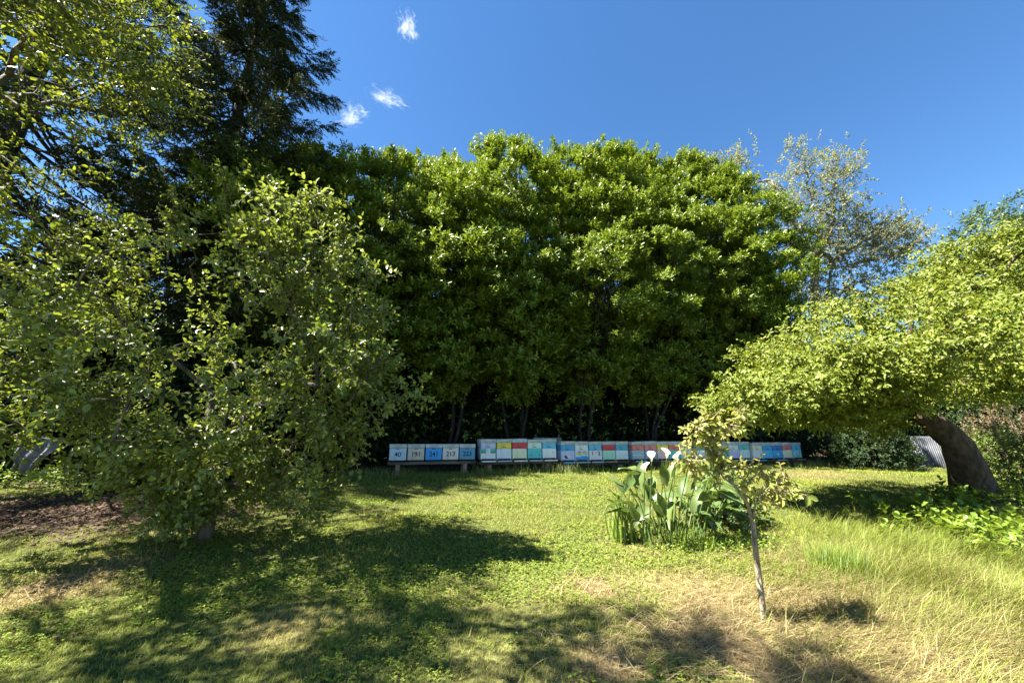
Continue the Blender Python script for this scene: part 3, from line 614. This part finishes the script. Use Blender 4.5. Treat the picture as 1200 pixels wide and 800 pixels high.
mb = MB(); n = 26000; a = rng.uniform(-1.25, 1.25, n); rr = rng.uniform(52, 66, n); P = np.stack([rr*np.sin(a), rr*np.cos(a), .3+rng.random(n)**.8*(8+5*fbm(a*20, a*0, 1, 7))], 1)
leaves(mb, P, rdir(n), rdir(n)-np.stack([np.sin(a), np.cos(a), -.5+0*a], 1), 1.1, .8)
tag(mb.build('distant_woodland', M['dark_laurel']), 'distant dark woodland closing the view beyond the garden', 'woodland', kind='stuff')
# broad leaved weeds under the leaning tree
mb = MB(); st = MB()
for (px, py, n, sp) in ((1090, 610, 60, .4), (1150, 620, 90, .6), (1190, 640, 70, .5), (1180, 590, 80, .5), (1120, 590, 30, .3)):
    c0 = on_ground(px, py); x = c0[0]+rng.normal(0, sp, n); y = c0[1]+rng.normal(0, sp*.6, n)
    sprays(mb, np.stack([x, y, gz(x, y)+rng.uniform(.02, .16, n)], 1), norm(UP+rng.normal(0, .35, (n, 3))), rng.uniform(.1, .25, n), 7, .12, .075, 1.2, True, .8, .1)
tag(mb.build('broad_leaved_weeds', M['weed']), 'bright broad leaved weeds spreading below the leaning tree', 'weeds', kind='stuff')
# weeds in the left background
mb = MB(); n = 260; x = rng.normal(-9.3, 1.5, n); y = rng.normal(9.0, .45, n)
sprays(mb, np.stack([x, y, gz(x, y)+rng.uniform(.02, .2, n)], 1), norm(UP+rng.normal(0, .35, (n, 3))), .25, 7, .11, .06, 1.2, False, .8, .1)
tag(mb.build('nettle_patch', M['weed']), 'patch of green weeds at the foot of the spruce', 'weeds', kind='stuff')

# corrugated sheet
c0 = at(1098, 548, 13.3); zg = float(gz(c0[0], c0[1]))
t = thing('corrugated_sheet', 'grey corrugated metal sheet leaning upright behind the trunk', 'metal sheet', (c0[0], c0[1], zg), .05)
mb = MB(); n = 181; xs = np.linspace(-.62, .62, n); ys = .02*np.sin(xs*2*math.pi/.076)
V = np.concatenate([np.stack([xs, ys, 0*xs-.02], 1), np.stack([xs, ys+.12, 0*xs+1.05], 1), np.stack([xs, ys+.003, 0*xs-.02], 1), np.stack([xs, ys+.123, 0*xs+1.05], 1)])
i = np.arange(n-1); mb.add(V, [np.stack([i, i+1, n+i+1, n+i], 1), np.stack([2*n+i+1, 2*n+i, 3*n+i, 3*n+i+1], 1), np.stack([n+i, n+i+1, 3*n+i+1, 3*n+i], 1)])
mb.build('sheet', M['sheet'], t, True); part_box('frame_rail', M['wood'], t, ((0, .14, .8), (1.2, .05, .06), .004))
for xx in (-.5, .5): part_box('prop', M['wood'], t, ((xx, .19, .45), (.05, .05, .98), .004))

# tarp on posts at the left edge
c0 = on_ground(28, 572); t = thing('hanging_tarp', 'grey tarp draped over a leaning wooden post at left', 'tarp', c0, .3)
mb = MB(); nu, nv = 24, 18
U_, V_ = np.meshgrid(np.linspace(-1, 1, nu), np.linspace(0, 1, nv))
Xc = U_*(.42-.22*V_)+.05*np.sin(V_*5); Zc_ = 1.05-V_*.85*(1-.35*np.abs(U_)); Yc = .05*np.sin(U_*9+V_*2)*(.3+V_)+.03*np.sin(V_*7)
i = (np.arange(nv-1)[:, None]*nu+np.arange(nu-1)[None]).ravel()
mb.add(np.stack([Xc, Yc, Zc_], -1).reshape(-1, 3), np.stack([i, i+1, i+1+nu, i+nu], 1)); tp_ = mb.build('cloth', M['tarp'], t, True)
md = tp_.modifiers.new('thickness', 'SOLIDIFY'); md.thickness = .006
mb = MB(); tube(mb, [(-.36, .06, -.1), (-.28, .06, .5), (-.2, .07, 1.12)], [.04, .037, .033], 8); mb.build('post', M['wood'], t)
mb = MB(); tube(mb, [(-.5, .06, 1.04), (.5, .06, 1.0)], [.022, .02], 6); mb.build('crossbar', M['wood'], t)

# ------------------------------------------------------------------ sapling
base = on_ground(896, 738); Tt = 2.86
t = thing('sapling', 'slender leaning sapling with yellowing leaves and bare lower stem', 'sapling', base, 0); tr = MB(); cr = MB()
A = lambda px, py, dt=0.: at(px, py, Tt+.12+dt)
stem = [base-UP*.04, A(891, 690), A(886, 650), A(882, 612)]
tube(tr, stem, [.027, .023, .021, .019], 9, True, .08)
brs = [[A(882, 612), A(876, 590), A(862, 570), A(848, 552), A(836, 530), A(828, 508), A(832, 485)], [A(876, 590), A(872, 575), A(880, 560), A(895, 552)], [A(862, 570), A(840, 553), A(815, 545), A(800, 536, -.1)], [A(848, 552), A(866, 545, .1), A(900, 556, .1), A(930, 566, .1)],
       [A(882, 612), A(886, 585, -.1), A(905, 572, -.1), A(918, 575, -.1), A(945, 580, -.1)], [A(836, 530), A(848, 510, .1), A(862, 495, .1), A(866, 484, .1)], [A(828, 508), A(815, 500), A(812, 515)], [A(828, 508), A(845, 495), A(856, 508)]]
B, D = [], []
for j, bpts in enumerate(brs):
    tube(tr, bpts, np.linspace(.014 if j == 0 else .008, .004, len(bpts)), 6, False)
    bp = np.array(bpts); k = {0: 38, 1: 10, 2: 22, 3: 28, 4: 16, 5: 18, 6: 15, 7: 15}[j]; u = rng.uniform(.35 if j else .5, 1, k)*(len(bp)-1)
    P = np.stack([np.interp(u, np.arange(len(bp)), bp[:, q]) for q in range(3)], 1)
    B.append(P+rdir(k)*.04); D.append(norm(rdir(k)+np.array([.1, -.2, -.15])))
B = np.concatenate(B); D = np.concatenate(D)
sprays(cr, B, D, rng.uniform(.06, .13, len(B)), 6, .062, .034, 1.0, True, .6, .3, .3, tr)
leaves(cr, np.stack([A(945, 580, -.1), A(946, 580, -.1), A(947, 581, -.1)]), np.array([[.3, 0, -1.], [-.3, -.2, -1], [.9, -.1, -.4]]), np.array([[0, -1, .3]]*3), np.array([.09, .085, .08]), .045, True)
tr.build('stem', M['bark_pale'], t, True); cr.build('crown', M['sapling'], t)

# ------------------------------------------------------------------ calla lily clump and companions
c0 = on_ground(785, 632)
t = thing('calla_lily', 'clump of calla lilies with big arrow leaves and white flowers', 'plant', c0, 0); mb = MB(); st = MB()
def big_leaf(mb, base, d, n_, L, W):
    k = 7; f = np.linspace(0, 1, k); wv = W*np.array([.55, .95, 1., .86, .62, .33, .02]); d = d/np.linalg.norm(d); S = np.cross(d, n_); S /= np.linalg.norm(S); U = np.cross(S, d)
    mid = base+d*(f*L)[:, None]-U*(L*.35*f**2)[:, None]; wav = .1*W*np.sin(f*9+base[0]*50)[:, None]*U
    l = mid-S*(wv*.5)[:, None]+U*(wv*.22)[:, None]+wav; r = mid+S*(wv*.5)[:, None]+U*(wv*.22)[:, None]-wav
    l[0] -= d*L*.14; r[0] -= d*L*.14
    V = np.stack([l, mid, r], 1).reshape(-1, 3); q = np.arange(k-1)[:, None]*3
    mb.add(V, np.concatenate([q+np.array([[0, 1, 4, 3]]), q+np.array([[1, 2, 5, 4]])]))
for i in range(66):
    a = rng.random()*6.28; rr = .43*math.sqrt(rng.random()); o = np.array([math.cos(a)*1.25, math.sin(a)*.8, 0])
    b0 = c0+o*rr; b0[2] = gz(b0[0], b0[1]); h = rng.uniform(.28, .86)*(1-.35*rr); tip = b0+o*h*.32+UP*h+rng.normal(0, .04, 3)
    tube(st, [b0-UP*.02, b0*.5+tip*.5+UP*.05, tip], [.008, .007, .005], 5, False)
    dd = norm(o*.7+UP*rng.uniform(-.4, 1.3)+rng.normal(0, .3, 3)); big_leaf(mb, tip, dd, UP*.8-o*.4+rng.normal(0, .25, 3), rng.uniform(.2, .36), rng.uniform(.1, .17))
st.build('stalk', M['iris'], t, True); mb.build('foliage', M['calla'], t, True)
for (px, py) in ((763, 540), (781, 536), (806, 545), (792, 541), (755, 553)):
    p = at(px, py-8, 4.55); fl = MB(); sp = MB(); k, kk = 6, 14; a_ = rng.random()*6.28; V = []
    for i in range(k):
        f = i/(k-1); r = .008+.034*f**1.5
        for j in range(kk):
            th = j*2*math.pi/kk; lip = 1+.55*f*max(0, math.cos(th-a_)); V.append(p+np.array([r*lip*math.cos(th), r*lip*math.sin(th), -.08+.1*f+.035*f*math.cos(th-a_)-.02*f**4]))
    i = np.arange(k-1)[:, None]*kk; j = np.arange(kk)[None]; fl.add(np.array(V), np.stack([i+j, i+(j+1) % kk, i+kk+(j+1) % kk, i+kk+j], -1).reshape(-1, 4))
    fo = fl.build('flower', M['spathe'], t, True); tube(sp, [p-UP*.06, p-UP*.005], [.006, .004], 6); sp.build('spadix', M['spadix'], fo)
    b0 = np.array([p[0]+rng.normal(0, .05), c0[1]+.1*rng.normal(), 0]); b0[2] = gz(b0[0], b0[1]); mb = MB(); tube(mb, [b0, (b0+p)/2+np.array([.01, 0, .05]), p-UP*.08], [.009, .008, .006], 5, False); mb.build('flower_stalk', M['iris'], fo)
def blades(name, label, px, py, n, ln, sp, wd, mat='iris', bend=(.1, .5)):
    c0 = on_ground(px, py); mb = MB(); x = c0[0]+rng.normal(0, sp, n); y = c0[1]+rng.normal(0, sp, n); a = rng.random(n)*6.28
    strips(mb, np.stack([x, y, gz(x, y)-.01], 1), np.stack([np.cos(a), np.sin(a), 0*a], 1), ln*rng.uniform(.55, 1.1, n), wd, rng.uniform(0, .3, n), rng.uniform(*bend, n), 5)
    tag(mb.build(name, M[mat]), label, 'plant', kind='stuff' if 'grass' in name else None)
blades('iris_plant', 'upright sword leaved iris at the left of the lily clump', 729, 634, 30, .66, .09, .026, 'weed', (.05, .35))
blades('grass_tuft', 'tall soft grass tuft in front of the lily clump', 815, 640, 260, .24, .16, .006, 'weed', (.2, 1.0))
blades('grass_tuft', 'tall green tuft of grass standing in the straw right of the sapling', 985, 668, 700, .28, .13, .005, 'weed', (.1, 1.3))
blades('iris_plant', 'small blade leaved plant in front of the lilies', 757, 640, 16, .35, .08, .022)
c1 = on_ground(865, 622); shrub('leafy_shrub', 'small leafy shrub behind the sapling stem beside the lilies', c1[0], c1[1]+.3, .45, .4, .75, 260, .095, .055, M['calla'], 'shrub', k=6, six=True, lo=.1)
c1 = on_ground(860, 640); mb = MB(); n = 160; x = c1[0]+rng.normal(0, .35, n); y = c1[1]+rng.normal(0, .15, n)
sprays(mb, np.stack([x, y, gz(x, y)], 1), norm(UP+rng.normal(0, .4, (n, 3))), .12, 6, .05, .035, 1.2, True)
tag(mb.build('low_weeds', M['weed']), 'low green weeds at the foot of the lily clump', 'weeds', kind='stuff')

# ------------------------------------------------------------------ clouds
m, nt, out = new_mat('cloud_vapour'); L = nt.links
tc = N_(nt, 'ShaderNodeTexCoord'); n1 = N_(nt, 'ShaderNodeTexNoise'); n1.inputs['Scale'].default_value = 2.9; n1.inputs['Detail'].default_value = 10; n1.inputs['Roughness'].default_value = .65; n1.inputs['Distortion'].default_value = .6
ln = N_(nt, 'ShaderNodeVectorMath', operation='LENGTH'); mr = N_(nt, 'ShaderNodeMapRange'); mr.inputs[1].default_value = .0; mr.inputs[2].default_value = 1.0; mr.inputs[3].default_value = .1; mr.inputs[4].default_value = -.16
ad = N_(nt, 'ShaderNodeMath', operation='ADD'); m2 = N_(nt, 'ShaderNodeMapRange'); m2.inputs[1].default_value = .49; m2.inputs[2].default_value = .74; m2.inputs[3].default_value = 0; m2.inputs[4].default_value = .06
vs = N_(nt, 'ShaderNodeVolumePrincipled'); vs.inputs['Color'].default_value = (.97, .97, .97, 1); vs.inputs['Anisotropy'].default_value = .0
L.new(tc.outputs['Object'], n1.inputs['Vector']); L.new(tc.outputs['Object'], ln.inputs[0]); L.new(ln.outputs['Value'], mr.inputs[0]); L.new(n1.outputs[0], ad.inputs[0]); L.new(mr.outputs[0], ad.inputs[1])
L.new(ad.outputs[0], m2.inputs[0]); L.new(m2.outputs[0], vs.inputs['Density']); L.new(vs.outputs[0], out.inputs['Volume'])
def cloud(label, px, py, rw, rh, tilt):
    D_ = 700.0; p = at(px, py, D_); k = D_/F
    bm = bmesh.new(); bmesh.ops.create_icosphere(bm, subdivisions=3, radius=1); me = bpy.data.meshes.new('cloud'); bm.to_mesh(me); bm.free(); me.materials.append(m)
    o = bpy.data.objects.new('cloud', me); COL.objects.link(o); o.location = p; o.scale = (rw*k, rh*k*1.2, rh*k)
    o.rotation_euler = (Matrix.Rotation(-.3, 4, 'X') @ Matrix.Rotation(tilt, 4, 'Y')).to_euler()
    tag(o, label, 'cloud')
cloud('long white wisp of cloud slanting beside the spruce top', 453, 115, 42, 12, .6)
cloud('small white wisp of cloud nearest the spruce', 412, 136, 28, 15, -.5)
cloud('faint thin cloud wisp highest in the blue sky', 478, 32, 25, 17, 1.1)
cloud('bright white cloud glimpsed between the left tree branches', 105, 270, 60, 36, .1)

# ------------------------------------------------------------------ camera and render
cam = bpy.data.cameras.new('camera'); cam.sensor_width = 36; cam.lens = 36*F/1200; cam.clip_end = 3000; cam.clip_start = .05
co = bpy.data.objects.new('camera', cam); COL.objects.link(co); co.location = EYE; co.rotation_euler = (math.pi/2+PITCH, 0, 0); scn.camera = co
vs_ = scn.view_settings; vs_.view_transform = 'Standard'; vs_.look = 'None'; vs_.exposure = 2.42; vs_.gamma = 1; vs_.use_curve_mapping = False
cy = scn.cycles; cy.max_bounces = 7; cy.diffuse_bounces = 3; cy.glossy_bounces = 2; cy.transmission_bounces = 4; cy.volume_bounces = 2; cy.transparent_max_bounces = 8
cy.use_denoising = True; cy.sample_clamp_indirect = 8
